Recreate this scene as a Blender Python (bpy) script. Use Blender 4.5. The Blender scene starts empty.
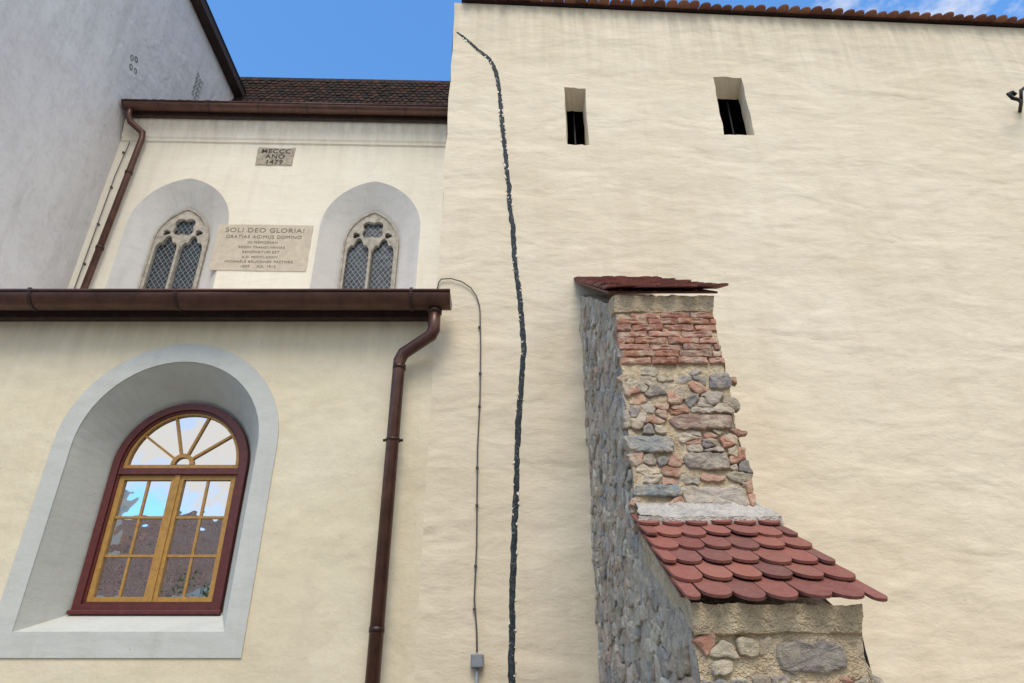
import bpy, math, random
from mathutils import Vector, Matrix, noise
from mathutils.geometry import tessellate_polygon
random.seed(7)
S=bpy.context.scene
E=1.6
# ------------------------------------------------------------------ materials
def nt(name):
    m=bpy.data.materials.new(name); m.use_nodes=True
    t=m.node_tree; b=t.nodes['Principled BSDF']
    return m,t,b
def N(t,typ,**k):
    n=t.nodes.new(typ)
    for a,v in k.items(): setattr(n,a,v)
    return n
def noise_n(t,vec,scale,detail=4,rough=.55,dist=0):
    n=N(t,'ShaderNodeTexNoise'); n.inputs['Scale'].default_value=scale
    n.inputs['Detail'].default_value=min(detail,4); n.inputs['Roughness'].default_value=rough
    n.inputs['Distortion'].default_value=dist
    if vec: t.links.new(vec,n.inputs['Vector'])
    return n.outputs['Fac']
def mapping(t,sc,src='Object',loc=(0,0,0)):
    tc=N(t,'ShaderNodeTexCoord'); mp=N(t,'ShaderNodeMapping')
    mp.inputs['Scale'].default_value=sc; mp.inputs['Location'].default_value=loc
    t.links.new(tc.outputs[src],mp.inputs['Vector']); return mp.outputs['Vector']
def ramp(t,fac,a,b,ca=(0,0,0,1),cb=(1,1,1,1)):
    r=N(t,'ShaderNodeValToRGB'); e=r.color_ramp.elements
    e[0].position=a;e[1].position=b;e[0].color=ca;e[1].color=cb
    t.links.new(fac,r.inputs['Fac']); return r.outputs['Color']
def mixc(t,fac,a,b,mode='MIX'):
    n=N(t,'ShaderNodeMix',data_type='RGBA',blend_type=mode)
    for s,v in ((n.inputs[0],fac),(n.inputs[6],a),(n.inputs[7],b)):
        if isinstance(v,(int,float)): s.default_value=v
        elif isinstance(v,tuple): s.default_value=v+((1,) if len(v)==3 else ())
        else: t.links.new(v,s)
    return n.outputs[2]
def math_n(t,op,a,b=0.0):
    n=N(t,'ShaderNodeMath',operation=op)
    for i,v in enumerate((a,b)):
        if isinstance(v,(int,float)): n.inputs[i].default_value=v
        else: t.links.new(v,n.inputs[i])
    return n.outputs[0]
def bump(t,h,dist,strength=1,normal=None):
    n=N(t,'ShaderNodeBump'); n.inputs['Distance'].default_value=dist; n.inputs['Strength'].default_value=strength
    t.links.new(h,n.inputs['Height'])
    if normal: t.links.new(normal,n.inputs['Normal'])
    return n.outputs['Normal']
def plaster(name,base,dark,stain,big=(.9,.9,2.2),bigd=.05,fine=.003,stain_amt=.5,seed=0,mid=.25,mot=.3,eave=None):
    m,t,b=nt(name)
    v=mapping(t,(1,1,1),loc=(seed,seed*.7,seed*.3))
    n1=noise_n(t,v,.55,4,.6,.3)
    c=mixc(t,ramp(t,n1,.32,.68),dark,base)
    vs=mapping(t,(2.6,2.6,.35),loc=(seed,0,3))
    n2=noise_n(t,vs,1.0,4,.65,.4)
    c=mixc(t,math_n(t,'MULTIPLY',ramp(t,n2,.50,.80),stain_amt),c,stain)
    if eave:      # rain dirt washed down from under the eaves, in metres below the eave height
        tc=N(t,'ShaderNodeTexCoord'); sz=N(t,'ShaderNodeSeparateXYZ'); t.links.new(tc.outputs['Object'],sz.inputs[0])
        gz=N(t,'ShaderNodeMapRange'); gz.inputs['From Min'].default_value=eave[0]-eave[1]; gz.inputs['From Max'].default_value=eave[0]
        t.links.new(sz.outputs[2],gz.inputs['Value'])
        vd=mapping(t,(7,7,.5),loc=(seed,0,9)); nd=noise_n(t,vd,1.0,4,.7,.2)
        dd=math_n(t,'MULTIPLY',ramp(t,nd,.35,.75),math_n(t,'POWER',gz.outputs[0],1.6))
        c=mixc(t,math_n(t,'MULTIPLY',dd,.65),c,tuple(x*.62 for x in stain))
    vb=mapping(t,big,loc=(seed*2,1,0))
    n3=noise_n(t,vb,3.3,4,.75,.2)
    c=mixc(t,math_n(t,'MULTIPLY',ramp(t,n3,.47,.75),mot),c,stain)
    vo=N(t,'ShaderNodeTexVoronoi'); vo.inputs['Scale'].default_value=4.5; t.links.new(v,vo.inputs['Vector'])
    sp=ramp(t,vo.outputs['Distance'],.02,.055,(1,1,1,1),(0,0,0,1))
    c=mixc(t,math_n(t,'MULTIPLY',sp,.35),c,tuple(x*.45 for x in stain))
    t.links.new(c,b.inputs['Base Color'])
    b.inputs['Roughness'].default_value=.93; b.inputs['Specular IOR Level'].default_value=.15
    nb=noise_n(t,vb,1.3,2,.5,.4)
    nf=noise_n(t,v,30,4,.8)
    nm=noise_n(t,vb,5,3,.6,.2)
    h=math_n(t,'ADD',math_n(t,'MULTIPLY',nb,1.0),math_n(t,'MULTIPLY',nm,mid))
    nrm=bump(t,h,bigd)
    nrm=bump(t,nf,fine,1,nrm)
    t.links.new(nrm,b.inputs['Normal'])
    return m
def simple(name,col,rough=.6,metal=0,var=.25,sc=12,bd=.002,spec=.5,col2=None):
    m,t,b=nt(name); v=mapping(t,(1,1,1))
    n=noise_n(t,v,sc,4,.65)
    c=mixc(t,ramp(t,n,.3,.7),col,col2 or tuple(x*(1-var) for x in col))
    t.links.new(c,b.inputs['Base Color'])
    b.inputs['Roughness'].default_value=rough; b.inputs['Metallic'].default_value=metal
    b.inputs['Specular IOR Level'].default_value=spec
    t.links.new(bump(t,noise_n(t,v,sc*4,3),bd),b.inputs['Normal'])
    return m
def vcol(name,rough=.85,sc=14,bd=.008,amt=.5,spec=.2,tint=(.5,.47,.4),dk=(.06,.055,.05),amt2=None,lo=.4,hi=.75):
    m,t,b=nt(name); v=mapping(t,(1,1,1))
    a=N(t,'ShaderNodeAttribute'); a.attribute_name='Col'
    n=noise_n(t,v,sc,4,.75)
    c=mixc(t,math_n(t,'MULTIPLY',ramp(t,n,lo,hi),amt),a.outputs['Color'],tint)
    n2=noise_n(t,v,sc*2.7,4,.75)
    c=mixc(t,math_n(t,'MULTIPLY',ramp(t,n2,.5,.75),amt if amt2 is None else amt2),c,dk)
    t.links.new(c,b.inputs['Base Color']); b.inputs['Roughness'].default_value=rough
    b.inputs['Specular IOR Level'].default_value=spec
    t.links.new(bump(t,noise_n(t,v,sc*2,4,.8),bd),b.inputs['Normal'])
    return m
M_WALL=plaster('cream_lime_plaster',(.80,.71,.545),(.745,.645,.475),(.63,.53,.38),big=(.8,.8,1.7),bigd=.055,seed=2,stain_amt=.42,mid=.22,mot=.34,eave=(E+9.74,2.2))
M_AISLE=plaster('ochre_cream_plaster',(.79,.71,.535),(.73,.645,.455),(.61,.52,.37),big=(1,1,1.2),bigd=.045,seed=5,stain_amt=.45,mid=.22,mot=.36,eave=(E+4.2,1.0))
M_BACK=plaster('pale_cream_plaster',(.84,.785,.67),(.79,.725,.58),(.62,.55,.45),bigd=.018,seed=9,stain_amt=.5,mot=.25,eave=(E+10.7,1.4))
M_TOWER=plaster('grey_white_plaster',(.74,.725,.71),(.66,.64,.625),(.46,.435,.42),big=(1.6,1.6,1.6),bigd=.07,fine=.014,seed=13,stain_amt=.55,mot=.4)
M_GREY=plaster('pale_grey_painted_plaster',(.60,.61,.565),(.54,.55,.505),(.42,.42,.37),bigd=.014,seed=17,mot=.35)
M_NICHE=plaster('greywhite_reveal_plaster',(.66,.645,.61),(.58,.56,.53),(.42,.40,.37),bigd=.014,seed=19)
M_BROWN=simple('brown_coated_metal',(.13,.057,.038),.36,.3,.5,5,.001)
M_BROWN2=simple('brown_joint_metal',(.06,.028,.02),.4,.3,.4,5,.001)
M_WOOD=simple('dark_eave_wood',(.06,.036,.027),.8,0,.5,7,.004)
M_RED=simple('oxblood_painted_wood',(.13,.024,.02),.45,0,.4,18,.0015)
M_OCHRE=simple('ochre_painted_wood',(.50,.27,.06),.5,0,.35,20,.0015)
M_STONE=simple('tracery_limestone',(.54,.49,.41),.9,0,.5,9,.006,.2)
M_PLAQ=simple('plaque_stone',(.62,.54,.42),.9,0,.2,7,.004,.1)
M_PLAQ2=simple('date_stone',(.50,.44,.35),.9,0,.45,14,.006,.1)
M_INK=simple('faded_lettering_paint',(.27,.23,.18),.9,0,.5,30,.001,.1)
M_INK2=simple('dark_lettering_paint',(.10,.085,.07),.9,0,.5,30,.001,.1)
M_IRON=simple('black_iron',(.02,.02,.022),.5,.6,.4,20,.002)
M_MARK=simple('weathered_vent_grille',(.20,.20,.20),.9,0,.5,20,.002,.1)
M_CABLE=simple('grey_cable_sheath',(.11,.105,.10),.6,0,.3,20,.0005)
M_BOX=simple('grey_plastic_box',(.26,.29,.31),.5,0,.15,20,.0005)
M_BLACK=simple('dark_interior',(.012,.011,.012),.95,0,.2,5,.001,.05)
M_TILE=vcol('red_clay_tile',.75,22,.004,.4,.25,(.36,.20,.14),(.08,.04,.03),.45)
M_TILEW=vcol('weathered_dark_tile',.9,22,.004,.4,.1,(.07,.055,.045),(.03,.025,.02))
M_RUB=vcol('rubble_stone',.92,8,.020,.8,.12,(.54,.46,.34),(.14,.12,.10),.55,.46,.64)
M_BRICK=vcol('old_brick',.92,12,.012,.8,.1,(.60,.49,.37),(.18,.11,.09),.3,.46,.64)
def mortar(name,a,b_,d):
    m,t,b=nt(name); v=mapping(t,(1,1,1))
    c=mixc(t,ramp(t,noise_n(t,v,5,4,.75,.5),.38,.62),a,b_)
    c=mixc(t,math_n(t,'MULTIPLY',ramp(t,noise_n(t,v,14,4,.8),.48,.66),.75),c,d)
    t.links.new(c,b.inputs['Base Color']); b.inputs['Roughness'].default_value=.95;b.inputs['Specular IOR Level'].default_value=.1
    nrm=bump(t,noise_n(t,v,11,4,.85),.05)
    t.links.new(nrm,b.inputs['Normal']); return m
M_MORT=mortar('sandy_mortar',(.66,.54,.36),(.54,.43,.28),(.33,.26,.18))
M_MORTG=mortar('grey_mortar',(.58,.51,.41),(.45,.39,.31),(.24,.21,.17))
M_CAP=mortar('pale_cement_mortar',(.62,.57,.49),(.50,.46,.40),(.32,.29,.25))
M_CRACK,t,b=nt('crack_filler'); v=mapping(t,(1,1,1))
c=mixc(t,ramp(t,noise_n(t,v,26,4,.7),.45,.65),(.016,.024,.028),(.06,.078,.085))
c=mixc(t,ramp(t,noise_n(t,v,34,3,.6,1),.64,.68),c,(.45,.44,.40))
t.links.new(c,b.inputs['Base Color']); b.inputs['Roughness'].default_value=.8
t.links.new(bump(t,noise_n(t,v,30,4,.7),.02),b.inputs['Normal'])
M_GLASS,t,b=nt('window_glass'); v=mapping(t,(1,1,1))
b.inputs['Base Color'].default_value=(.012,.014,.016,1); b.inputs['Roughness'].default_value=.1
g=N(t,'ShaderNodeBsdfGlossy'); g.inputs['Roughness'].default_value=.01; g.inputs['Color'].default_value=(.9,.93,.96,1)
t.links.new(bump(t,noise_n(t,v,2.2,2,.5),.005),g.inputs['Normal'])
mx=N(t,'ShaderNodeMixShader'); mx.inputs[0].default_value=.68
t.links.new(b.outputs[0],mx.inputs[1]);t.links.new(g.outputs[0],mx.inputs[2])
t.links.new(mx.outputs[0],t.nodes['Material Output'].inputs['Surface'])
M_LEAD,t,b=nt('leaded_glass'); tc=N(t,'ShaderNodeTexCoord'); sx=N(t,'ShaderNodeSeparateXYZ'); t.links.new(tc.outputs['Object'],sx.inputs[0])
xa=math_n(t,'MULTIPLY',sx.outputs[0],10.5); za=math_n(t,'MULTIPLY',sx.outputs[2],7.4)
l1=math_n(t,'PINGPONG',math_n(t,'ADD',xa,za),.5); l2=math_n(t,'PINGPONG',math_n(t,'SUBTRACT',xa,za),.5)
ln=math_n(t,'LESS_THAN',math_n(t,'MINIMUM',l1,l2),.06)
fl=N(t,'ShaderNodeTexVoronoi'); fl.inputs['Scale'].default_value=9; t.links.new(tc.outputs['Object'],fl.inputs['Vector'])
fsx=N(t,'ShaderNodeSeparateColor'); t.links.new(fl.outputs['Color'],fsx.inputs[0])
gc=mixc(t,fsx.outputs[0],(.008,.012,.016),(.035,.05,.06))
t.links.new(mixc(t,ln,gc,(.24,.25,.26)),b.inputs['Base Color'])
b.inputs['Roughness'].default_value=.35; b.inputs['Specular IOR Level'].default_value=.35
t.links.new(bump(t,noise_n(t,tc.outputs['Object'],7,2),.012),b.inputs['Normal'])
# ------------------------------------------------------------------ geometry helpers
ORG={}
def frame(name,org=(0,0,0),ang=0):
    o=bpy.data.objects.new(name,None); S.collection.objects.link(o)
    o.location=org; o.rotation_euler=(0,0,math.radians(ang)); o.empty_display_size=.3
    ORG[o.name]=Vector(org); return o
class MB:
    def __init__(s): s.v=[];s.f=[];s.c=[]
    def add(s,v,f,c=(1,1,1)):
        o=len(s.v); s.v+= [tuple(p) for p in v]; s.f+=[tuple(i+o for i in q) for q in f]; s.c+=[c]*len(v)
    def build(s,name,mat,parent=None,smooth=False,bevel=0):
        me=bpy.data.meshes.new(name)
        o3=ORG[parent.name] if parent else Vector((0,0,0))
        me.from_pydata([(p[0]-o3.x,p[1]-o3.y,p[2]-o3.z) for p in s.v],[],s.f)
        at=me.color_attributes.new('Col','FLOAT_COLOR','POINT')
        at.data.foreach_set('color',[x for c in s.c for x in (*c,1.0)])
        me.materials.append(mat)
        if smooth: me.polygons.foreach_set('use_smooth',[True]*len(me.polygons))
        me.update()
        o=bpy.data.objects.new(name,me); S.collection.objects.link(o)
        if parent: o.parent=parent
        if bevel:
            md=o.modifiers.new('bev','BEVEL'); md.width=bevel; md.segments=2; md.limit_method='ANGLE'
        return o
def box(mb,x0,x1,y0,y1,z0,z1,c=(1,1,1)):
    mb.add([(x0,y0,z0),(x1,y0,z0),(x1,y1,z0),(x0,y1,z0),(x0,y0,z1),(x1,y0,z1),(x1,y1,z1),(x0,y1,z1)],
      [(0,3,2,1),(4,5,6,7),(0,1,5,4),(1,2,6,5),(2,3,7,6),(3,0,4,7)],c)
def boxo(name,b,mat,parent=None,bevel=0):
    m=MB(); box(m,*b); return m.build(name,mat,parent,False,bevel)
def arch(cx,a,z0,zs,rise=None,n=14):
    rise=rise or a; R=(a*a+rise*rise)/(2*a); ang=math.atan2(rise,R-a)
    L=[(cx-a,z0)]
    for i in range(n+1):
        q=ang*i/n; L.append((cx-a+R-R*math.cos(q),zs+R*math.sin(q)))
    for i in range(n-1,-1,-1):
        q=ang*i/n; L.append((cx+a-R+R*math.cos(q),zs+R*math.sin(q)))
    L.append((cx+a,z0)); return L
def rect(x0,x1,z0,z1): return [(x0,z0),(x0,z1),(x1,z1),(x1,z0)]
def plate(mb,outer,holes,y):
    loops=[outer]+holes
    vv=[[Vector((x,z,0)) for x,z in l] for l in loops]
    tris=tessellate_polygon(vv); flat=[p for l in loops for p in l]
    fs=[]
    for tr in tris:
        a,b_,c_=[flat[i] for i in tr]
        area=(b_[0]-a[0])*(c_[1]-a[1])-(c_[0]-a[0])*(b_[1]-a[1])
        tr=tuple(tr)
        if area<0: tr=tr[::-1]
        fs.append(tr)
    mb.add([(x,y,z) for x,z in flat],fs)
def loft(mb,A,ya,B,yb,closed=True):
    n=len(A); vs=[(x,ya,z) for x,z in A]+[(x,yb,z) for x,z in B]
    fs=[(i,(i+1)%n,n+(i+1)%n,n+i) for i in range(n if closed else n-1)]
    mb.add(vs,fs)
def ring(mb,A,B,y0,y1):
    loft(mb,A,y0,B,y0); loft(mb,A,y0,A,y1); loft(mb,B,y0,B,y1)
def bar(mb,p,q,w,y0,y1):
    p=Vector(p);q=Vector(q);d=(q-p).normalized();n=Vector((-d.y,d.x))*w/2
    c=[p-n,q-n,q+n,p+n]
    mb.add([(k.x,y0,k.y) for k in c]+[(k.x,y1,k.y) for k in c],[(0,1,2,3),(7,6,5,4),(0,4,5,1),(1,5,6,2),(2,6,7,3),(3,7,4,0)])
def sweep(mb,pts,r,seg=12,cap=True):
    pts=[Vector(p) for p in pts]; n=len(pts); vs=[]; up=None
    for i,p in enumerate(pts):
        a=(p-pts[i-1]).normalized() if i else None; b_=(pts[i+1]-p).normalized() if i<n-1 else None
        d=((a or b_)+(b_ or a)).normalized(); k=1
        if a and b_: k=1/max(.5,d.dot(a))
        if up is None: up=Vector((0,1,0)) if abs(d.y)<.9 else Vector((1,0,0))
        u=(up-d*up.dot(d)).normalized(); up=u; w=d.cross(u)
        for j in range(seg):
            q=2*math.pi*j/seg; vs.append(p+u*r*math.cos(q)*1+w*r*math.sin(q)*k)
    fs=[(i*seg+j,i*seg+(j+1)%seg,(i+1)*seg+(j+1)%seg,(i+1)*seg+j) for i in range(n-1) for j in range(seg)]
    if cap: fs+=[tuple(range(seg))[::-1],tuple(range((n-1)*seg,n*seg))]
    mb.add(vs,fs)
def gutter(mb,x0,x1,yc,zc,r,seg=14,t=.012):
    def prof(rr): return [(yc-rr*math.cos(math.pi*i/seg),zc-rr*math.sin(math.pi*i/seg)) for i in range(seg+1)]
    a=prof(r);b_=prof(r-t)[::-1]; P=a+b_; n=len(P)
    nx=max(2,int((x1-x0)/.3)); vs=[]
    for k in range(nx+1):
        x=x0+(x1-x0)*k/nx; o=.008*noise.noise(Vector((x*1.3,yc,0)))
        vs+=[(x,y+o,z+o) for y,z in P]
    mb.add(vs,[(k*n+i,k*n+(i+1)%n,(k+1)*n+(i+1)%n,(k+1)*n+i) for k in range(nx) for i in range(n)])
    for x in (x0,x1):
        mb.add([(x,y,z) for y,z in a],[tuple(range(len(a)))])
    sweep(mb,[(x0,yc-r-.005,zc+.004),(x1,yc-r-.005,zc+.004)],.016,8)
def patch(mb,A,B,C,D,nu,nv,amp,sc=4,c=(1,1,1),ofs=0):
    A,B,C,D=map(Vector,(A,B,C,D)); vs=[]
    for j in range(nv+1):
        for i in range(nu+1):
            u=i/nu;v=j/nv; p=(A*(1-u)+B*u)*(1-v)+(D*(1-u)+C*u)*v
            vs.append(p+noise.noise_vector(p*sc+Vector((ofs,0,0)))*amp+noise.noise_vector(p*sc*3.1)*amp*.5+noise.noise_vector(p*sc*7)*amp*.3)
    mb.add(vs,[(j*(nu+1)+i,j*(nu+1)+i+1,(j+1)*(nu+1)+i+1,(j+1)*(nu+1)+i) for j in range(nv) for i in range(nu)],c)
def jc(c,a=.18):
    k=random.uniform(1-a,1+a); return tuple(max(0,x*k*random.uniform(.97,1.03)) for x in c)
def clip(poly,m,n):
    out=[]
    for i,p in enumerate(poly):
        q=poly[(i+1)%len(poly)]; a=(p-m).dot(n); b_=(q-m).dot(n)
        if a<=0: out.append(p)
        if a*b_<0: out.append(p+(q-p)*(a/(a-b_)))
    return out
def stonepoly(mb,O,U,V,W,poly,h,col,gap=.008,rag=.004,sink=.04,rnd=1):
    c=sum(poly,Vector((0,0)))/len(poly)
    P=[]
    for p in poly:
        d=p-c; l=d.length
        if l<gap*2: return
        P.append(c+d*(1-gap/l))
    for it in range(2):
        Q=[]
        for i,p in enumerate(P):
            q=P[(i+1)%len(P)]
            f=(.14 if it==0 else .28)*(1 if rnd else .4)
            Q+= [p+(q-p)*f,p+(q-p)*(1-f)]
        P=Q
    Q=[]
    for i,p in enumerate(P):
        q=P[(i+1)%len(P)]; Q.append(p)
        if (q-p).length>.03: Q.append((p+q)/2)
    P=Q
    if min((p-c).length for p in P)<.006: return
    s=random.uniform(0,99); n=len(P)
    P=[p+Vector((noise.noise(Vector((p.x*26,p.y*26,s))),noise.noise(Vector((p.x*26,p.y*26,s+9)))))*rag*2 for p in P]
    tu=random.uniform(-.09,.09); tv=random.uniform(-.12,.12); vs=[]
    for sc,hh in ((1.0,-sink),(1.0,h-.016),(.96,h-.005),(.85,h),(.5,h+.003)):
        for p in P:
            q=c+(p-c)*sc; d=q-c
            k=hh+((tu*d.x+tv*d.y)+noise.noise(Vector((q.x*14,q.y*14,s)))*.014+noise.noise(Vector((q.x*35,q.y*35,s)))*.006 if hh>-sink else 0)
            vs.append(O+U*q.x+V*q.y+W*k)
    vs.append(O+U*c.x+V*c.y+W*h)
    fs=[(r*n+i,r*n+(i+1)%n,(r+1)*n+(i+1)%n,(r+1)*n+i) for r in range(4) for i in range(n)]+[(4*n+i,4*n+(i+1)%n,5*n) for i in range(n)]
    mb.add(vs,fs,col)
def masonry(mb,O,U,V,W,inside,u0,u1,v0,v1,s,cols,h0,h1,gap=.006,drop=.12,an=1.55,fixed=(),seed=1,rag=.007):
    O,U,V,W=map(Vector,(O,U,V,W)); rnd=random.Random(seed)
    for (cx,cz,w,hh,col) in fixed:
        k=lambda a:a*rnd.uniform(.82,1.1)
        pl=[Vector((cx-k(w/2),cz-k(hh/2))),Vector((cx,cz-k(hh/2)*1.05)),Vector((cx+k(w/2),cz-k(hh/2))),Vector((cx+k(w/2),cz+k(hh/2)*.9)),Vector((cx+w*.1,cz+k(hh/2))),Vector((cx-k(w/2),cz+k(hh/2)*.9))]
        stonepoly(mb,O,U,V,W,pl,h1*1.05,jc(col,.05),.002,.009)
    sites=[]; v=v0*an
    while v<v1*an:
        rs=s*rnd.uniform(.4,1.5); u=u0-s+rnd.random()*s
        while u<u1+s:
            w=s*rnd.uniform(.3,2.1); sites.append(Vector((u+w/2+rnd.uniform(-.1,.1)*s,v+rs/2+rnd.uniform(-.42,.42)*s))); u+=w
        v+=rs
    for i,p in enumerate(sites):
        cu,cv=p.x,p.y/an
        if any(abs(cu-a)<w*.5+.004 and abs(cv-b_)<hh*.5+.004 for a,b_,w,hh,_ in fixed): continue
        poly=[p+Vector(k)*s*1.6 for k in ((-1,-1),(1,-1),(1,1),(-1,1))]
        for q in sites:
            if q is p: continue
            d=q-p
            if d.length<s*3.6 and d.length>1e-5: poly=clip(poly,(p+q)/2,d)
            if len(poly)<3: break
        if len(poly)<3: continue
        for a,b_,w,hh,_ in fixed:
            dx=cu-a;dz=cv-b_
            if abs(dx)/w>abs(dz)/hh: sg=1 if dx>0 else -1; poly=clip(poly,Vector((a+sg*(w/2+.001),0)),Vector((-sg,0))) if abs(dz)<hh else poly
            else: sg=1 if dz>0 else -1; poly=clip(poly,Vector((0,(b_+sg*(hh/2+.001))*an)),Vector((0,-sg))) if abs(dx)<w*.75 else poly
            if len(poly)<3: break
        if len(poly)<3: continue
        poly=[Vector((q.x,q.y/an)) for q in poly]
        us=[q.x for q in poly]; vs_=[q.y for q in poly]
        if not inside((min(us)+max(us))/2,(min(vs_)+max(vs_))/2,max(us)-min(us),max(vs_)-min(vs_)): continue
        if rnd.random()<drop: continue
        if max(vs_)-min(vs_)<.022: continue
        stonepoly(mb,O,U,V,W,poly,rnd.uniform(h0,h1),jc(rnd.choice(cols)),gap*rnd.uniform(.3,1.6),rag)
def tiles(mb,P,r,d,width,n,ex,L,tw,t,cols,rag=.004,curve=.5):
    P,r,d=Vector(P),Vector(r).normalized(),Vector(d).normalized(); nn=r.cross(d)
    if nn.z<0: nn=-nn
    for i in range(n):
        x=-(tw/2 if i%2 else 0)
        while x<width-.01:
            a=max(0,x);b_=min(width,x+tw); x+=tw
            if b_-a<tw*.3: continue
            w=(b_-a)-.006; cx=(a+b_)/2; ln=L+random.uniform(-rag,rag)*2; yaw=random.uniform(-.02,.02)
            pts=[(-w/2,0)]
            for k in range(9):
                q=math.pi*k/8; pts.append((-w/2*math.cos(q),ln-w*curve*.75+w*curve*.75*math.sin(q)))
            pts.append((w/2,0)); m=len(pts); vs=[]; k2=2*t*random.uniform(.95,1.4); tl=random.uniform(-.02,.02)
            base=P+r*cx+d*((i+1)*ex-L)
            for zz in (0,t):
                for (px,py) in pts: vs.append(base+r*(px+yaw*py)+d*py+nn*(zz+py/L*k2+tl*px))
            mb.add(vs,[tuple(range(m,2*m)),tuple(range(m))[::-1]]+[(j,(j+1)%m,m+(j+1)%m,m+j) for j in range(m)],jc(random.choice(cols),.15))
TC=[(.27,.09,.065),(.23,.075,.058),(.31,.11,.078),(.25,.09,.068),(.20,.075,.06)]
TD=[(.035,.024,.020),(.05,.029,.022),(.028,.024,.022),(.065,.034,.024)]
TO=[(.22,.09,.06),(.18,.07,.05),(.26,.12,.075),(.13,.06,.045)]
def rough(l,a=.012,n=6):
    out=[]
    for i,p in enumerate(l):
        q=l[(i+1)%len(l)]
        for k in range(n):
            f=k/n; out.append((p[0]+(q[0]-p[0])*f+random.uniform(-a,a),p[1]+(q[1]-p[1])*f+random.uniform(-a,a)))
    return out
# ------------------------------------------------------------------ ground
g=MB(); g.add([(-300,-300,0),(300,-300,0),(300,300,0),(-300,300,0)],[(0,1,2,3)])
M_G,t,b=nt('cobbled_ground'); v=mapping(t,(1,1,1)); vo=N(t,'ShaderNodeTexVoronoi'); vo.inputs['Scale'].default_value=7; t.links.new(v,vo.inputs['Vector'])
c=mixc(t,ramp(t,noise_n(t,v,.4,4),.4,.6),(.42,.375,.31),(.34,.305,.25)); c=mixc(t,ramp(t,vo.outputs['Distance'],.3,.55),c,(.18,.16,.13))
t.links.new(c,b.inputs['Base Color']); b.inputs['Roughness'].default_value=.9
t.links.new(bump(t,vo.outputs['Distance'],.02),b.inputs['Normal'])
g.build('ground',M_G)
# ------------------------------------------------------------------ tall fortified church wall (right)
CH=frame('fortified_church',(-.9,7,0),2.85)
TOP=E+9.74
random.seed(3)
edge=[(-.9,0.0),(-.9,E+4.2)]+[(-.9+random.uniform(-.012,.012)+.02*noise.noise(Vector((0,0,z*.8))),z) for z in [E+4.5+0.35*i for i in range(0,15)]+[TOP]]
outer=edge+[(22,TOP),(22,0)]
h1=rect(.76,1.07,E+6.84,E+7.95); h2=rect(3.02,3.46,E+7.14,E+8.31)
h1r=rough(h1,.011);h2r=rough(h2,.011)
m=MB(); plate(m,outer,[h1r,h2r],7.0); m.build('front_wall',M_WALL,CH)
m=MB()
for hr,(i0,i1,j0,j1),dd in ((h1r,(.835,1.085,E+6.86,E+7.84),.34),(h2r,(3.13,3.50,E+7.16,E+8.18),.30)):
    inn=rough(rect(i0,i1,j0,j1),.008); loft(m,hr,7.0,inn,7+dd)
m.build('slit_window_reveals',M_WALL,CH)
m=MB()
for (x0,x1,z0,z1,y0) in ((.70,1.20,E+6.7,E+8.0,7.36),(3.0,3.65,E+7.0,E+8.35,7.32)):
    m.add([(x0,y0,z0),(x1,y0,z0),(x1,y0+1,z0),(x0,y0+1,z0),(x0,y0,z1),(x1,y0,z1),(x1,y0+1,z1),(x0,y0+1,z1)],[(0,3,2,1),(4,5,6,7),(1,2,6,5),(2,3,7,6),(3,0,4,7)])
m.build('slit_window_interior',M_BLACK,CH)
m=MB(); bar(m,(.95,E+6.86),(.95,E+7.84),.02,7.38,7.40); bar(m,(3.33,E+7.16),(3.33,E+8.18),.02,7.34,7.36); m.build('slit_window_bars',M_IRON,CH)
m=MB(); m.add([(-.9,7.0,0),(-.9,19,0),(-.9,19,TOP),(-.9,7.0,TOP)],[(0,1,2,3)]); m.add([(22,7,0),(22,19,0),(22,19,TOP),(22,7,TOP)],[(0,3,2,1)])
m.add([(-.9,19,0),(22,19,0),(22,19,TOP),(-.9,19,TOP)],[(0,3,2,1)]); m.build('side_walls',M_WALL,CH)
m=MB(); m.add([(-.75,6.96,TOP+.02),(22.2,6.96,TOP+.02),(22.2,13,TOP+2.8),(-.75,13,TOP+2.8),(22.2,19.2,TOP),(-.75,19.2,TOP)],[(0,1,2,3),(3,2,4,5)])
m.build('roof',M_WOOD,CH)
m=MB(); d=Vector((0,-6.04,-2.8)).normalized()
tiles(m,Vector((-.80,6.92,TOP+.0))-d*.42,(1,0,0),d,22.6,3,.17,.36,.18,.022,TO,.016,.8); m.build('roof_eave_tiles',M_TILE,CH)
# crack
cr=[(-.84,9.05),(-.7,8.9),(-.51,8.67),(-.34,8.5),(-.24,8.26),(-.19,7.95),(-.17,7.65),(-.14,7.2),(-.095,6.69),(-.05,6.2),(-.026,5.74),(.01,5.3),(.037,4.875),(.08,4.5),(.096,4.3),(.14,3.69),(.113,3.24),(.07,2.70),(.055,2.3),(.042,1.87),(.02,1.4),(0,.886),(.0,.164),(.02,-.6),(0,-1.6)]
WC=frame('wall_crack',(-.9,7,0),2.85)
pts=[]
for (a,b_),(c_,d_) in zip(cr[:-1],cr[1:]):
    n=max(2,int(math.hypot(c_-a,d_-b_)/.03))
    for k in range(n):
        f=k/n; pts.append(Vector((a+(c_-a)*f,b_+(d_-b_)*f)))
for it in range(6): pts=[pts[0]]+[(pts[i-1]+pts[i]*2+pts[i+1])/4 for i in range(1,len(pts)-1)]+[pts[-1]]
def off(z): return .012*noise.noise(Vector((0,0,z*2.3)))+.006*noise.noise(Vector((0,4,z*9)))
def wd(z,sd): return .031+.010*noise.noise(Vector((z*2,sd*9,0)))+.010*noise.noise(Vector((z*9,sd*9,3)))+.006*noise.noise(Vector((z*25,sd*9,3)))
vs=[];fs=[];C=[]
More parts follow.
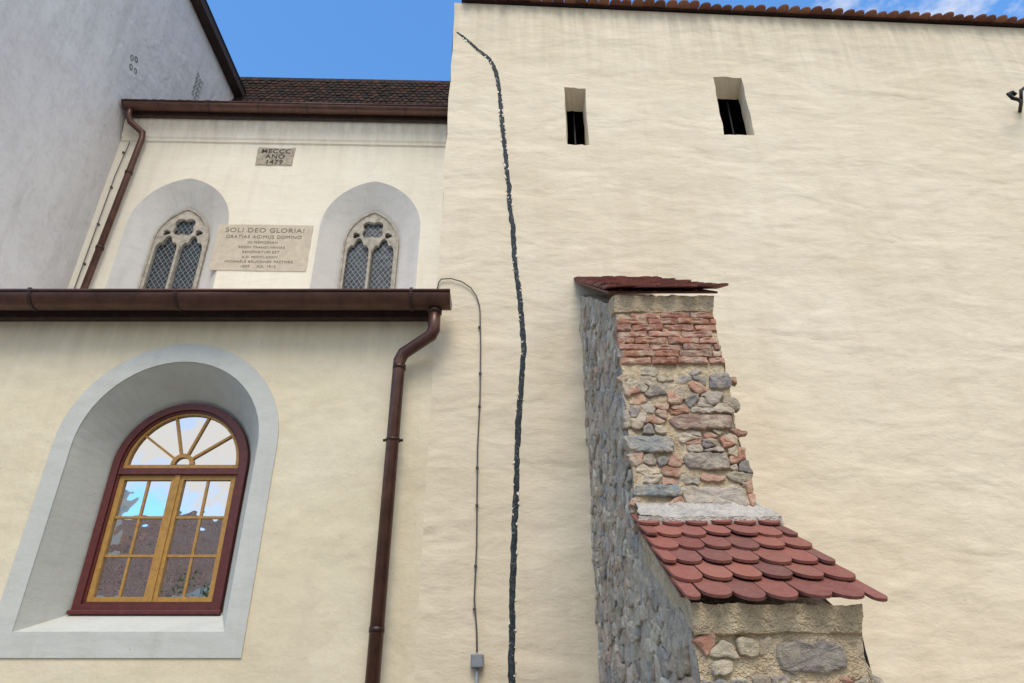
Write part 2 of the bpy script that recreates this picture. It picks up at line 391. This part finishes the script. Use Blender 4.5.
for i,q0 in enumerate(pts):
    a=pts[max(0,i-2)];b_=pts[min(len(pts)-1,i+2)]; d=(b_-a).normalized(); nx=Vector((-d.y,d.x))
    if nx.x<0: nx=-nx
    q=q0+nx*off(q0.y); k=min(1,.5+i/40); C.append((q,nx))
    l=q-nx*wd(q.y,0)*k; r=q+nx*wd(q.y,1)*k
    vs+=[(l.x,6.9995,E+l.y),(q.x,6.991,E+q.y),(r.x,6.9995,E+r.y)]
    if i: o=3*i; fs+=[(o-3,o-2,o+1,o),(o-2,o-1,o+2,o+1)]
m=MB(); m.add(vs,fs); m.build('filler',M_CRACK,WC)
m=MB()
for i,(q,nx) in enumerate(C):
    for sd in (-1,1):
        if random.random()<(.35 if i<110 else .13):
            r=random.uniform(.004,.014); p0=q+nx*sd*random.uniform(.018,.038)
            n=7; P=[(p0.x+r*random.uniform(.5,1.1)*math.cos(6.283*j/n),6.988,E+p0.y+r*random.uniform(.6,2.2)*math.sin(6.283*j/n)) for j in range(n)]
            Q=[(p0.x+(p[0]-p0.x)*1.2,7.0,p[2]) for p in P]
            m.add(P+Q,[tuple(range(n))]+[(j,(j+1)%n,n+(j+1)%n,n+j) for j in range(n)])
m.build('plaster_flecks',M_BACK,WC)
# cable & box
EC=frame('electrical_cable',(-.9,7,0),2.85)
cp=[(-.905,4.38),(-.89,4.50),(-.86,4.55),(-.74,4.56),(-.61,4.52),(-.50,4.44),(-.43,4.33),(-.39,4.2),(-.38,4.11),(-.362,3.6),(-.356,2.98),(-.37,2.4),(-.362,1.86),(-.355,1.4),(-.365,.883),(-.335,.6),(-.328,.42)]
m=MB(); sweep(m,[(x,6.975+.008*math.sin(z*5),E+z) for x,z in cp],.0075,8); m.build('cable',M_CABLE,EC,True)
m=MB()
for x,z in [(-.382,3.9),(-.36,3.3),(-.36,2.9),(-.368,2.2),(-.362,1.8),(-.36,1.2),(-.362,.8)]:
    box(m,x-.015,x+.015,6.958,7.0,E+z-.01,E+z+.01)
m.build('cable_clips',M_CABLE,EC,False,.004)
JB=frame('junction_box',(-.9,7,0),2.85)
boxo('box',(-.385,-.265,6.93,7.0,E+.285,E+.405),M_BOX,JB,.01); boxo('lid',(-.378,-.272,6.922,6.93,E+.292,E+.398),M_BOX,JB,.004)
m=MB(); sweep(m,[(-.325,6.965,E+.29),(-.325,6.965,0.1)],.016,10)
for dx in(-.045,.045): sweep(m,[(-.325+dx,6.918,E+.38),(-.325+dx,6.923,E+.38)],.006,8)
m.build('conduit',M_BOX,JB,True)
# iron bracket
IB=frame('iron_wall_bracket',(-.9,7,0),2.85)
m=MB(); bx=7.38;bz=E+7.78
sweep(m,[(bx+.25,7.02,bz+.05),(bx+.1,6.8,bz+.02),(bx-.02,6.72,bz-.02),(bx-.12,6.7,bz-.02),(bx-.15,6.7,bz+.06),(bx-.08,6.7,bz+.10),(bx-.04,6.7,bz+.05)],.026,10)
sweep(m,[(bx+.1,6.8,bz+.02),(bx+.14,6.76,bz+.22),(bx+.25,6.76,bz+.30)],.024,10)
m.build('hook',M_IRON,IB,True)
# ------------------------------------------------------------------ aisle (lower left)
AI=frame('church_aisle')
wo=arch(-3.725,1.205,E+.37,E+2.46); wi=arch(-3.725,1.0,E+.595,E+2.44)
m=MB(); plate(m,[(-8.2,0),(-8.2,E+4.2),(-.9,E+4.2),(-.9,0)],[wi],7.0); m.build('front_wall',M_AISLE,AI)
m=MB(); loft(m,wo,6.985,wi,6.985); loft(m,wo,6.985,wo,7.0); loft(m,wi,6.985,wi,7.0)
m.build('window_surround',M_GREY,AI)
fr=arch(-3.725,.755,E+.816,E+2.345)
m=MB(); loft(m,wi,7.0,fr,7.48); loft(m,fr,7.48,fr,7.7); m.build('window_reveal',M_GREY,AI,False)
fo=fr; fi=arch(-3.725,.675,E+.89,E+2.345)
m=MB(); ring(m,fo,fi,7.40,7.5)
fi2=arch(-3.725,.65,E+.915,E+2.345); ring(m,fi,fi2,7.425,7.5)
box(m,-4.395,-3.055,7.41,7.52,E+2.25,E+2.325); box(m,-4.5,-2.95,7.37,7.42,E+.79,E+.83)
m.build('window_frame',M_RED,AI,False,.006)
m=MB(); cx=-3.725
for a,b_ in ((cx-.65,cx-.012),(cx+.012,cx+.65)):
    z0=E+.915;z1=E+2.248; w=.056
    for x in (a,b_-w): box(m,x,x+w,7.445,7.5,z0,z1)
    for z in (z0,z1-w*.9): box(m,a+w,b_-w,7.447,7.5,z,z+w*.9)
    mid=(a+b_)/2; box(m,mid-.013,mid+.013,7.462,7.49,z0+.05,z1-.05)
    for k in (1,2):
        zz=z0+w+(z1-z0-2*w)*k/3; box(m,a+w-.002,b_-w+.002,7.458,7.488,zz-.013,zz+.013)
box(m,cx-.028,cx+.028,7.43,7.444,E+.915,E+2.248)
fa=[(cx-.65,E+2.33)]+[(cx-.65*math.cos(math.pi*i/24),E+2.345+.65*math.sin(math.pi*i/24)) for i in range(25)]+[(cx+.65,E+2.33)]
fb=[(cx-.61,E+2.37)]+[(cx-.61*math.cos(math.pi*i/24),E+2.365+.605*math.sin(math.pi*i/24)) for i in range(25)]+[(cx+.61,E+2.37)]
ring(m,fa,fb,7.445,7.5)
ha=[(cx-.13*math.cos(math.pi*i/12),E+2.375+.13*math.sin(math.pi*i/12)) for i in range(13)]; hb=[(cx-.085*math.cos(math.pi*i/12),E+2.375+.085*math.sin(math.pi*i/12)) for i in range(13)]
ring(m,ha,hb,7.45,7.49)
for an in (36,72,108,144):
    q=math.radians(an); bar(m,(cx+.12*math.cos(q),E+2.375+.12*math.sin(q)),(cx+.62*math.cos(q),E+2.36+.62*math.sin(q)),.026,7.455,7.49)
m.build('window_casements',M_OCHRE,AI,False,.004)
m=MB(); plate(m,arch(-3.725,.67,E+.89,E+2.345),[],7.478); m.build('window_glass',M_GLASS,AI)
m=MB(); m.add([(-8.2,6.75,E+4.16),(-.92,6.75,E+4.16),(-.92,10.7,E+5.5),(-8.2,10.7,E+5.5)],[(0,1,2,3)]); m.build('roof',M_TILEW,AI)
m=MB(); box(m,-8.0,-.9,6.90,6.998,E+3.97,E+4.14); m.build('eave_fascia',M_WOOD,AI)
m=MB(); d=Vector((0,-3.95,-1.34)).normalized(); tiles(m,Vector((-8.1,6.75,E+4.165))-d*.3,(1,0,0),d,7.1,2,.17,.3,.18,.014,TD); m.build('eave_tiles',M_TILEW,AI)
RG=frame('rain_gutter')
m=MB(); gutter(m,-8.0,-.70,6.70,E+4.12,.15); m.build('trough',M_BROWN,RG,True)
m=MB()
for x in (-7.1,-5.45,-3.8,-1.14):
    P=[(x-.02,6.70-.16*math.cos(math.pi*i/14),E+4.12-.16*math.sin(math.pi*i/14)) for i in range(15)]
    Q=[(x+.02,p[1],p[2]) for p in P]; m.add(P+Q,[(i,i+1,16+i,15+i) for i in range(14)])
    box(m,x-.018,x+.018,6.53,6.56,E+4.11,E+4.15)
m.build('joint_bands',M_BROWN2,RG,False)
DP=frame('drain_pipe')
m=MB(); sweep(m,[(-.88,6.72,E+4.02),(-.88,6.74,E+3.72),(-.91,6.76,E+3.66),(-1.22,6.84,E+3.47),(-1.26,6.85,E+3.38),(-1.25,6.85,0.05)],.068,16); m.build('pipe',M_BROWN,DP,True)
m=MB()
for z in (E+3.30,E+.6,): sweep(m,[(-1.255,6.85,z-.025),(-1.255,6.85,z+.025)],.074,16)
for z in (E+2.45,):
    sweep(m,[(-1.255,6.85,z-.012),(-1.255,6.85,z+.012)],.08,16); box(m,-1.36,-1.15,6.845,6.865,z-.012,z+.012); box(m,-1.265,-1.245,6.9,7.0,z-.012,z+.012)
sweep(m,[(-.88,6.73,E+3.98),(-.88,6.73,E+3.92)],.08,16)
m.build('collars',M_BROWN2,DP,True)
# ------------------------------------------------------------------ chapel (back)
BK=frame('gothic_chapel',(-4.5,10.5,0),1.4)
n1=arch(-6.38,.96,E+5.6,E+8.05,1.15); n2=arch(-2.72,.96,E+5.6,E+8.05,1.15)
m=MB(); plate(m,[(-8.15,E+4),(-8.15,E+10.85),(-.8,E+10.85),(-.8,E+4)],[n1,n2],10.5); m.build('front_wall',M_BACK,BK)
def quat(cx,cz,R,lobes=4,n=32,ph=0):
    return [(cx+R*(.68+.32*abs(math.cos(lobes/2*(q+ph))))*math.cos(q),cz+R*(.68+.32*abs(math.cos(lobes/2*(q+ph))))*math.sin(q)) for q in [2*math.pi*i/n for i in range(n)]]
def cusped(cx,a,z0,zs,rise):
    L=arch(cx,a,z0,zs,rise,8); o=[]
    for i,(x,z) in enumerate(L):
        if z>zs-.001:
            t_=(i-1)/(len(L)-3); k=1-.28*(max(0,1-abs(t_-.33)/.09)+max(0,1-abs(t_-.67)/.09))
            x=cx+(x-cx)*k; z=zs+(z-zs)*k
        o.append((x,z))
    return o
for nm,cx,nn in (('lancet_window',-6.38,n1),('lancet_window',-2.72,n2)):
    fo=arch(cx,.53,E+5.75,E+7.85,.80); fi=arch(cx,.51,E+5.8,E+7.85,.77)
    m=MB(); loft(m,nn,10.5,fo,10.80); m.build(nm+'_reveal',M_NICHE,BK)
    holes=[cusped(cx-.24,.21,E+5.85,E+7.62,.38),cusped(cx+.24,.21,E+5.85,E+7.62,.38),quat(cx,E+8.20,.235,4,32,math.pi/4)]
    holes+=[quat(cx-.31,E+8.06,.08,3,12),quat(cx+.31,E+8.06,.08,3,12)]
    m=MB(); plate(m,fo,holes,10.76); loft(m,fo,10.76,fo,10.85)
    for h in holes: loft(m,h,10.76,h,10.86)
    ring(m,fo,arch(cx,.5,E+5.8,E+7.85,.76),10.735,10.765)
    bar(m,(cx,E+5.8),(cx,E+7.75),.045,10.73,10.762)
    m.build(nm+'_tracery',M_STONE,BK)
    m=MB(); plate(m,fi,[],10.84); m.build(nm+'_leaded_glass',M_LEAD,BK)
m=MB()
prof=[(10.5,10.14),(10.47,10.15),(10.465,10.2),(10.44,10.24),(10.42,10.42),(10.40,10.46),(10.38,10.60),(10.38,10.72),(10.5,10.74)]
m.add([(x,y,E+z) for x in (-7.98,-.8) for y,z in prof],[(i,i+1,len(prof)+i+1,len(prof)+i) for i in range(len(prof)-1)]); m.build('cornice',M_BACK,BK)
boxo('eave_fascia',(-7.95,-.8,10.30,10.36,E+10.66,E+10.84),M_WOOD,BK)
m=MB(); m.add([(-8.1,10.15,E+10.84),(-.6,10.15,E+10.84),(-.6,14.1,E+15.02),(-8.1,14.1,E+15.02),(-.6,14.5,E+16.45),(-8.1,14.5,E+16.45),(-.6,18,E+16.4),(-8.1,18,E+16.4)],[(0,1,2,3),(3,2,4,5),(5,4,6,7)],(.05,.03,.025)); m.build('roof',M_TILEW,BK)
m=MB(); d=Vector((0,-.4,-1.58)).normalized(); tiles(m,(-8.2,14.47,E+16.47),(1,0,0),d,9.0,11,.15,.3,.18,.02,TD,.01,.8)
d=Vector((0,-3.95,-4.18)).normalized(); tiles(m,Vector((-7.95,10.12,E+10.84))-d*.5,(1,0,0),d,7.2,3,.17,.3,.18,.02,TD,.01,.8)
m.build('roof_tiles',M_TILEW,BK)
RG2=frame('rain_gutter',(-4.5,10.5,0),1.4)
m=MB(); gutter(m,-7.95,-.82,10.17,E+10.83,.12); m.build('trough',M_BROWN,RG2,True)
m=MB()
for x in (-7.2,-6.2,-5.2,-4.2,-3.2,-2.2,-1.3):
    P=[(x-.015,10.17-.126*math.cos(math.pi*i/14),E+10.83-.126*math.sin(math.pi*i/14)) for i in range(15)]
    Q=[(x+.015,p[1],p[2]) for p in P]; m.add(P+Q,[(i,i+1,16+i,15+i) for i in range(14)])
m.build('brackets',M_BROWN2,RG2)
DP2=frame('drain_pipe',(-4.5,10.5,0),1.4)
m=MB(); sweep(m,[(-7.8,10.17,E+10.78),(-7.8,10.19,E+10.55),(-7.75,10.24,E+10.42),(-7.52,10.36,E+10.25),(-7.5,10.37,E+10.1),(-7.66,10.37,E+5.2)],.06,14); m.build('pipe',M_BROWN,DP2,True)
m=MB()
for z in (9.2,7.4): sweep(m,[(-7.5-.16*(10.1-z)/4.9,10.37,E+z-.03),(-7.5-.16*(10.1-z)/4.9,10.37,E+z+.03)],.072,14)
m.build('collars',M_BROWN2,DP2,True)
LC=frame('lightning_conductor',(-4.5,10.5,0),1.4)
m=MB(); sweep(m,[(-7.78,10.46,E+10.1),(-7.84,10.46,E+9.2),(-7.86,10.46,E+5)],.009,6)
for z in (9.8,8.9,8.0,7.1): box(m,-7.86,-7.82,10.45,10.5,E+z,E+z+.03)
m.build('wire',M_CABLE,LC)
def text(s,x,z,size,y,par,mat=M_INK,sx=1,off=0):
    cu=bpy.data.curves.new('lettering','FONT'); cu.body=s; cu.size=size; cu.align_x='CENTER'; cu.extrude=.002; cu.offset=off; cu.space_character=1.12
    o=bpy.data.objects.new('lettering',cu); S.collection.objects.link(o); cu.materials.append(mat)
    o.parent=par; o.location=Vector((x,y,z))-ORG[par.name]; o.rotation_euler=(math.pi/2,0,0); o.scale=(sx,1,1); return o
IP=frame('inscription_plaque',(-4.5,10.5,0),1.4)
m=MB(); pl=rough(rect(-5.58,-3.80,E+7.03,E+8.07),.008,8); plate(m,pl,[],10.485); loft(m,pl,10.485,pl,10.5); m.build('slab',M_PLAQ,IP)
for s,z,sz,k in (('SOLI DEO GLORIA!',7.89,.145,1.1),('GRATIAS AGIMUS DOMINO',7.75,.105,1),('IN MEMORIAM',7.63,.08,1),('REGNI TRANSILVANIAE',7.52,.075,1),('RENOVATUM EST',7.41,.08,1),('A.D. MDCCLXXXIV',7.30,.07,1),('MICHAELE BRUCKNER PASTORE',7.195,.075,1.05),('1859  .  AD. 1912',7.09,.08,1)):
    text(s,-4.69,E+z,sz,10.483,IP,sx=k)
DPq=frame('date_plaque',(-4.5,10.5,0),1.4)
m=MB(); pl=rough(rect(-5.17,-4.43,E+9.57,E+10.02),.014,5); plate(m,pl,[],10.48); loft(m,pl,10.48,pl,10.5); m.build('slab',M_PLAQ2,DPq)
for s,z,sz in (('MECCC',9.875,.155),('ANO',9.735,.155),('1479',9.59,.155)): text(s,-4.8,E+z,sz,10.478,DPq,M_INK2,1.05,.0025)
# ------------------------------------------------------------------ tower (left)
TW=frame('church_tower')
m=MB(); TT=E+15.45
m.add([(-8,6.0,0),(-8,20,0),(-8,20,TT),(-8,6.0,TT)],[(0,1,2,3)]); m.add([(-8,6,0),(-8,6,TT),(-18,6,TT),(-18,6,0)],[(0,1,2,3)]); m.build('walls',M_TOWER,TW)
m=MB(); box(m,-8.0,-7.74,5.6,14.3,TT-.02,TT+.18); m.build('eave',M_WOOD,TW)
m=MB(); m.add([(-7.7,5.6,TT+.2),(-7.7,14.4,TT+.2),(-13,14.4,TT+6),(-13,5.6,TT+6)],[(0,1,2,3)],(.05,.03,.025)); m.add([(-18,5.6,TT+.2),(-18,14.4,TT+.2),(-13,14.4,TT+6),(-13,5.6,TT+6)],[(0,1,2,3)],(.05,.03,.025)); m.build('roof',M_TILEW,TW)
m=MB()
def mark(y,z,r=.05):
    n=10
    P=[(-7.992,y+r*math.cos(q)*random.uniform(.8,1.15),E+z+r*1.2*math.sin(q)*random.uniform(.8,1.15)) for q in [2*math.pi*i/n for i in range(n)]]
    Q=[(-7.992,y+r*.6*math.cos(q),E+z+r*.7*math.sin(q)) for q in [2*math.pi*i/n for i in range(n)]]
    m.add(P+Q,[(i,(i+1)%n,n+(i+1)%n,n+i) for i in range(n)])
for y,z in ((9.9,12.0),(10.03,12.1),(9.97,11.8),(10.12,11.85)): mark(y,z,.06)
for k in range(5):
    mark(12.2,13.5+k*.16,.055); mark(12.34,13.45+k*.16,.055); mark(12.46,13.5+k*.16,.045)
m.build('vent_marks',M_MARK,TW)
# ------------------------------------------------------------------ buttress
BU=frame('stone_buttress'); random.seed(11)
X0,X1=.83,1.60
def fy(z): return 4.42+z*.105
zf,zb=2.83,4.47
zq=.30
m=MB()
patch(m,(X0,fy(-1.6),0),(X0,7.2,0),(X0,7.2,E+zb),(X0,fy(zf),E+zf),90,170,.016,5)
patch(m,(X1,fy(-1.6),0),(X1,7.2,0),(X1,7.2,E+zb),(X1,fy(zf),E+zf),50,90,.022)
patch(m,(X0,3.50,0),(X0,4.7,0),(X0,4.7,E+1.0),(X0,3.38,E+zq),50,90,.016,5)
patch(m,(X1,3.50,0),(X1,4.7,0),(X1,4.7,E+1.0),(X1,3.38,E+zq),26,26,.018)
m.build('side_core',M_MORTG,BU,True)
m=MB()
patch(m,(X0,fy(-1.6),0),(X1,fy(-1.6),0),(X1,fy(zf),E+zf),(X0,fy(zf),E+zf),44,210,.018,5)
patch(m,(X0,3.50,0),(X1,3.50,0),(X1,3.38,E+zq),(X0,3.38,E+zq),44,100,.022,5)
patch(m,(X0,fy(zf),E+zf),(X1,fy(zf),E+zf),(X1,7.2,E+zb),(X0,7.2,E+zb),10,20,.01)
patch(m,(X0,3.38,E+zq),(X1,3.38,E+zq),(X1,4.7,E+.98),(X0,4.7,E+.98),10,20,.01)
m.build('front_core',M_MORT,BU,True)
m=MB()
top1=lambda y: zf+(y-fy(zf))*(zb-zf)/(7.2-fy(zf))
def in_side(y,z,w,h):
    z1=z+h/2-E
    if y-w/2>fy(z-E)-.04: return z1<top1(y-w/2)-.02 and y+w/2<7.18
    return z1<zq+(y-w/2-3.38)*.51+.0 and y-w/2>3.36
GR=[(.42,.38,.31),(.36,.335,.30),(.50,.44,.35),(.39,.31,.24),(.28,.26,.235),(.55,.49,.39),(.46,.39,.31),(.34,.33,.315),(.45,.33,.25),(.41,.37,.32),(.60,.54,.44)]
masonry(m,(X0,0,0),(0,1,0),(0,0,1),(-1,0,0),in_side,3.3,7.2,0,E+4.5,.15,GR,-.006,.026,.003,.06,1.35,(),3,.009)
masonry(m,(X1,0,0),(0,1,0),(0,0,1),(1,0,0),in_side,3.3,7.2,0,E+4.5,.17,GR,.0,.03,.004,.06,1.5,(),4)
V1=Vector((0,.105,1)).normalized(); O1=Vector((0,fy(-1.6),0))
def f1in(x,z,w,h): return X0-.07<x-w/2 and x+w/2<X1+.10 and z+h/2<E+2.28 and z>E+.9
fixed=[(1.35,E+1.80,.46,.12,(.29,.20,.16)),(.98,E+1.63,.38,.14,(.30,.295,.28)),(.99,E+1.28,.36,.09,(.25,.275,.28)),(1.36,E+1.24,.44,.17,(.46,.41,.34)),(1.54,E+2.14,.16,.13,(.25,.245,.235)),(1.35,E+1.50,.30,.13,(.28,.245,.205))]
C1=[(.50,.41,.29),(.45,.25,.17),(.35,.31,.25),(.55,.47,.35),(.46,.28,.20),(.40,.34,.25),(.45,.39,.31),(.30,.27,.24),(.42,.22,.15)]
masonry(m,O1,(1,0,0),V1,(0,-1,0),f1in,X0-.07,X1+.09,E+.95,E+2.28,.105,C1,.004,.032,.003,.05,1.3,fixed,21,.009)
V2=Vector((0,-.061,1)).normalized(); O2=Vector((0,3.50,0))
def f2in(x,z,w,h): return X0-.06<x-w/2 and x+w/2<X1+.09 and z+h/2<E+.30
fixed2=[(1.36,E+.185,.34,.13,(.30,.265,.22)),(.94,E+.05,.25,.09,(.22,.215,.21))]
masonry(m,O2,(1,0,0),V2,(0,-1,0),f2in,X0-.06,X1+.08,0,E+.32,.095,C1,.0,.028,.004,.15,1.4,fixed2,12,.009)
m.build('rubble_stones',M_RUB,BU)
# bricks : coursed
m=MB()
for k in range(8):
    z0=E+2.27+k*.060; x=X0-.015-(.11 if k%2 else 0)
    while x<X1-.02:
        w=random.choice((.23,.24,.25,.12,.19)); a=max(x,X0-.012);b_=min(x+w,X1+random.uniform(-.015,.02)); x+=w+.006
        if b_-a<.04 or (k==7 and random.random()<.3) or (k==0 and random.random()<.2): continue
        zz=fy(z0-E)-.006; dz=random.uniform(-.003,.003)
        pl=[Vector((a,z0+dz)),Vector(((a+b_)/2,z0+dz+random.uniform(-.002,.002))),Vector((b_,z0+dz)),Vector((b_,z0+.053+dz)),Vector(((a+b_)/2,z0+.053+dz)),Vector((a,z0+.053+dz))]
        stonepoly(m,Vector((0,zz,0)),Vector((1,0,0)),Vector((0,0,1)),Vector((0,-1,0)),pl,random.uniform(.008,.024),jc(random.choice([(.42,.20,.135),(.38,.17,.12),(.46,.25,.175),(.36,.19,.14)]),.12),.001,.0035,.05,0)
m.build('brick_courses',M_BRICK,BU)
m=MB(); y0=fy(2.8)-.02
patch(m,(X0-.02,y0,E+2.755),(X1+.0,y0,E+2.755),(X1+.02,y0-.01,E+2.90),(X0-.02,y0-.01,E+2.90),60,16,.014,6)
patch(m,(X0-.02,y0,E+2.755),(X0-.02,4.9,E+2.80),(X0-.02,4.9,E+2.97),(X0-.02,y0-.01,E+2.90),10,8,.01,6)
patch(m,(X0-.02,y0,E+2.755),(X1,y0,E+2.755),(X1,y0+.06,E+2.745),(X0-.02,y0+.06,E+2.745),60,3,.01,6)
patch(m,(X0-.005,3.36,E+.28),(X1,3.36,E+.28),(X1+.01,3.33,E+.40),(X0-.005,3.33,E+.40),60,12,.014,7)
patch(m,(X0-.005,3.36,E+.28),(X0-.005,4.4,E+.78),(X0-.005,4.4,E+.95),(X0-.005,3.33,E+.40),60,8,.012,7)
patch(m,(X0-.005,3.36,E+.28),(X1,3.36,E+.28),(X1,3.42,E+.265),(X0-.005,3.42,E+.265),60,3,.012,7)
m.build('mortar_bands',M_MORT,BU,True)
m=MB()
patch(m,(X0-.03,4.34,E+1.045),(X1+.10,4.34,E+1.045),(X1+.04,4.56,E+1.20),(X0-.01,4.56,E+1.20),50,14,.022,6)
patch(m,(X0-.04,4.34,E+.99),(X1+.11,4.34,E+.99),(X1+.10,4.34,E+1.045),(X0-.03,4.34,E+1.045),50,3,.008,6)
m.build('flashing_mortar',M_CAP,BU,True)
m=MB()
zl=.375; yl=3.26; zu=1.06; yu=4.5
d=Vector((0,yl-yu,zl-zu)); ln=d.length
tiles(m,(X0-.04,yu,E+zu),(1,0,0),d,.906,6,ln/6,ln/6+.12,.151,.015,TC,.008,1.0)
zc0,yc0,zc1,yc1=2.885,4.59,4.63,7.12
d2=Vector((0,yc0-yc1,zc0-zc1)); l2=d2.length
tiles(m,(X0-.07,yc1,E+zc1),(1,0,0),d2,.97,14,l2/14,l2/14+.14,.162,.016,TC,.01,.9)
m.build('clay_tile_caps',M_TILE,BU)
m=MB()
def slab(Pu,Pl,x0,x1,th,c):
    a,b_=Vector(Pu),Vector(Pl); dd=(b_-a).normalized(); nn=Vector((0,dd.z,-dd.y)); nn=nn if nn.z<0 else -nn
    q=[a,b_,b_+nn*th,a+nn*th]; m.add([(x0,p.y,p.z) for p in q]+[(x1,p.y,p.z) for p in q],[(0,1,2,3),(7,6,5,4),(0,4,5,1),(1,5,6,2),(2,6,7,3)],c)
slab((0,yc1,E+zc1-.004),(0,yc0+.12,E+zc0+.07),X0-.05,X1+.07,.018,(.2,.08,.065))
slab((0,yu,E+zu-.006),(0,yl+.16,E+zl+.08),X0-.03,X1+.04,.015,(.2,.08,.065))
m.build('cap_bedding',M_TILE,BU)
# ------------------------------------------------------------------ opposite house + tree (seen in the glass)
HS=frame('tiled_roof_house')
m=MB(); box(m,-34,6,-27,-15.3,0,5.6); m.build('walls',M_BACK,HS)
M_HR,t,b=nt('house_roof_tiles'); v=mapping(t,(1,1,1)); br=N(t,'ShaderNodeTexBrick'); br.inputs['Scale'].default_value=2.2; br.inputs['Mortar Size'].default_value=.04
br.inputs['Color1'].default_value=(.58,.28,.16,1);br.inputs['Color2'].default_value=(.40,.20,.12,1);br.inputs['Mortar'].default_value=(.10,.05,.04,1); t.links.new(v,br.inputs['Vector'])
t.links.new(mixc(t,ramp(t,noise_n(t,v,.8,4),.45,.7),br.outputs['Color'],(.32,.21,.14)),b.inputs['Base Color']); b.inputs['Roughness'].default_value=.9
m=MB(); m.add([(-34.5,-14.9,5.0),(6.5,-14.9,5.0),(6.5,-22,10.3),(-34.5,-22,10.3),(6.5,-29.4,5.4),(-34.5,-29.4,5.4)],[(0,1,2,3),(3,2,4,5)]); m.build('roof',M_HR,HS)
m=MB()
for x in (-30,-26,-22,-18,-14,-10,-6,-2,2): box(m,x-.5,x+.5,-15.31,-15.27,2.2,3.9)
m.build('windows',M_GLASS,HS)
m=MB(); box(m,-12.6,-11.4,-15.32,-15.26,0,2.2); m.build('door',M_RED,HS)
m=MB(); box(m,-20.5,-19.6,-20,-19.2,8,11.2); box(m,-8.4,-7.6,-19.6,-18.8,8,10.8); m.build('chimneys',M_BACK,HS)
TR=frame('leafy_tree'); random.seed(5)
m=MB(); sweep(m,[(-8.6,-5,0),(-8.55,-5,1.2),(-8.7,-5.1,2.0),(-8.6,-5,3.1)],.09,10)
for a in range(7):
    q=a*.9; sweep(m,[(-8.65,-5.05,1.6+a*.15),(-8.65+.7*math.cos(q),-5+.7*math.sin(q),2.3+a*.2)],.03,6)
m.build('trunk',M_WOOD,TR,True)
M_LEAF=vcol('leaves',.6,10,.001,.1,.3,(.12,.20,.05)); m=MB()
for k in range(60):
    c0=Vector((random.gauss(-8.7,.65),random.gauss(-5,.5),random.gauss(3.3,.45)))
    for j in range(60):
        p=c0+Vector((random.gauss(0,.2),random.gauss(0,.2),random.gauss(0,.16)))
        u=Vector((random.gauss(0,1),random.gauss(0,1),random.gauss(0,1))).normalized(); w=u.cross(Vector((random.gauss(0,1),random.gauss(0,1),1))).normalized()
        m.add([p-u*.06,p+w*.03,p+u*.06,p-w*.03],[(0,1,2,3)],jc((.12,.20,.045),.5))
m.build('leaves',M_LEAF,TR)
# ------------------------------------------------------------------ world, sun, camera
az=Vector((-.02,-1)).normalized(); el=56
W=bpy.data.worlds.new('World'); S.world=W; W.use_nodes=True; t=W.node_tree; bg=t.nodes['Background']
sky=N(t,'ShaderNodeTexSky',sky_type='NISHITA'); sky.sun_disc=False; sky.sun_elevation=math.radians(el); sky.sun_rotation=math.atan2(az.x,az.y)
sky.altitude=300; sky.air_density=1.0; sky.dust_density=.6; sky.ozone_density=1.5
tc=N(t,'ShaderNodeTexCoord'); sx=N(t,'ShaderNodeSeparateXYZ'); t.links.new(tc.outputs['Generated'],sx.inputs[0])
mp=N(t,'ShaderNodeMapping'); mp.inputs['Scale'].default_value=(1,1,1.8); mp.inputs['Location'].default_value=(3.1,1.7,.4); t.links.new(tc.outputs['Generated'],mp.inputs['Vector'])
cn=N(t,'ShaderNodeTexNoise'); cn.inputs['Scale'].default_value=3.2; cn.inputs['Detail'].default_value=8; cn.inputs['Roughness'].default_value=.58; t.links.new(mp.outputs['Vector'],cn.inputs['Vector'])
bias=math_n(t,'MULTIPLY',sx.outputs[1],-.12); cf=math_n(t,'ADD',cn.outputs['Fac'],bias)
bias2=math_n(t,'MULTIPLY',sx.outputs[0],.08); cf=math_n(t,'ADD',cf,bias2)
cf=ramp(t,math_n(t,'ADD',cf,.025),.54,.65)
blue=mixc(t,1.0,sky.outputs['Color'],(1.2,1.95,2.45),'MULTIPLY')
col=mixc(t,cf,blue,(8.6,8.15,7.6))
t.links.new(col,bg.inputs['Color']); bg.inputs['Strength'].default_value=.135
L=bpy.data.lights.new('sun','SUN'); L.energy=2.25; L.angle=math.radians(28); L.color=(1,.90,.77)
lo=bpy.data.objects.new('sun',L); S.collection.objects.link(lo)
ce=math.cos(math.radians(el)); v=Vector((az.x*ce,az.y*ce,math.sin(math.radians(el)))); lo.rotation_euler=v.to_track_quat('Z','Y').to_euler(); lo.location=v*30
cam=bpy.data.cameras.new('camera'); co=bpy.data.objects.new('camera',cam); S.collection.objects.link(co)
cam.lens=24; cam.sensor_width=36; cam.clip_end=1000; co.location=(0,0,E); co.rotation_euler=(math.radians(90+27.9),0,0); S.camera=co
S.view_settings.view_transform='Standard'; S.view_settings.look='None'; S.view_settings.exposure=0
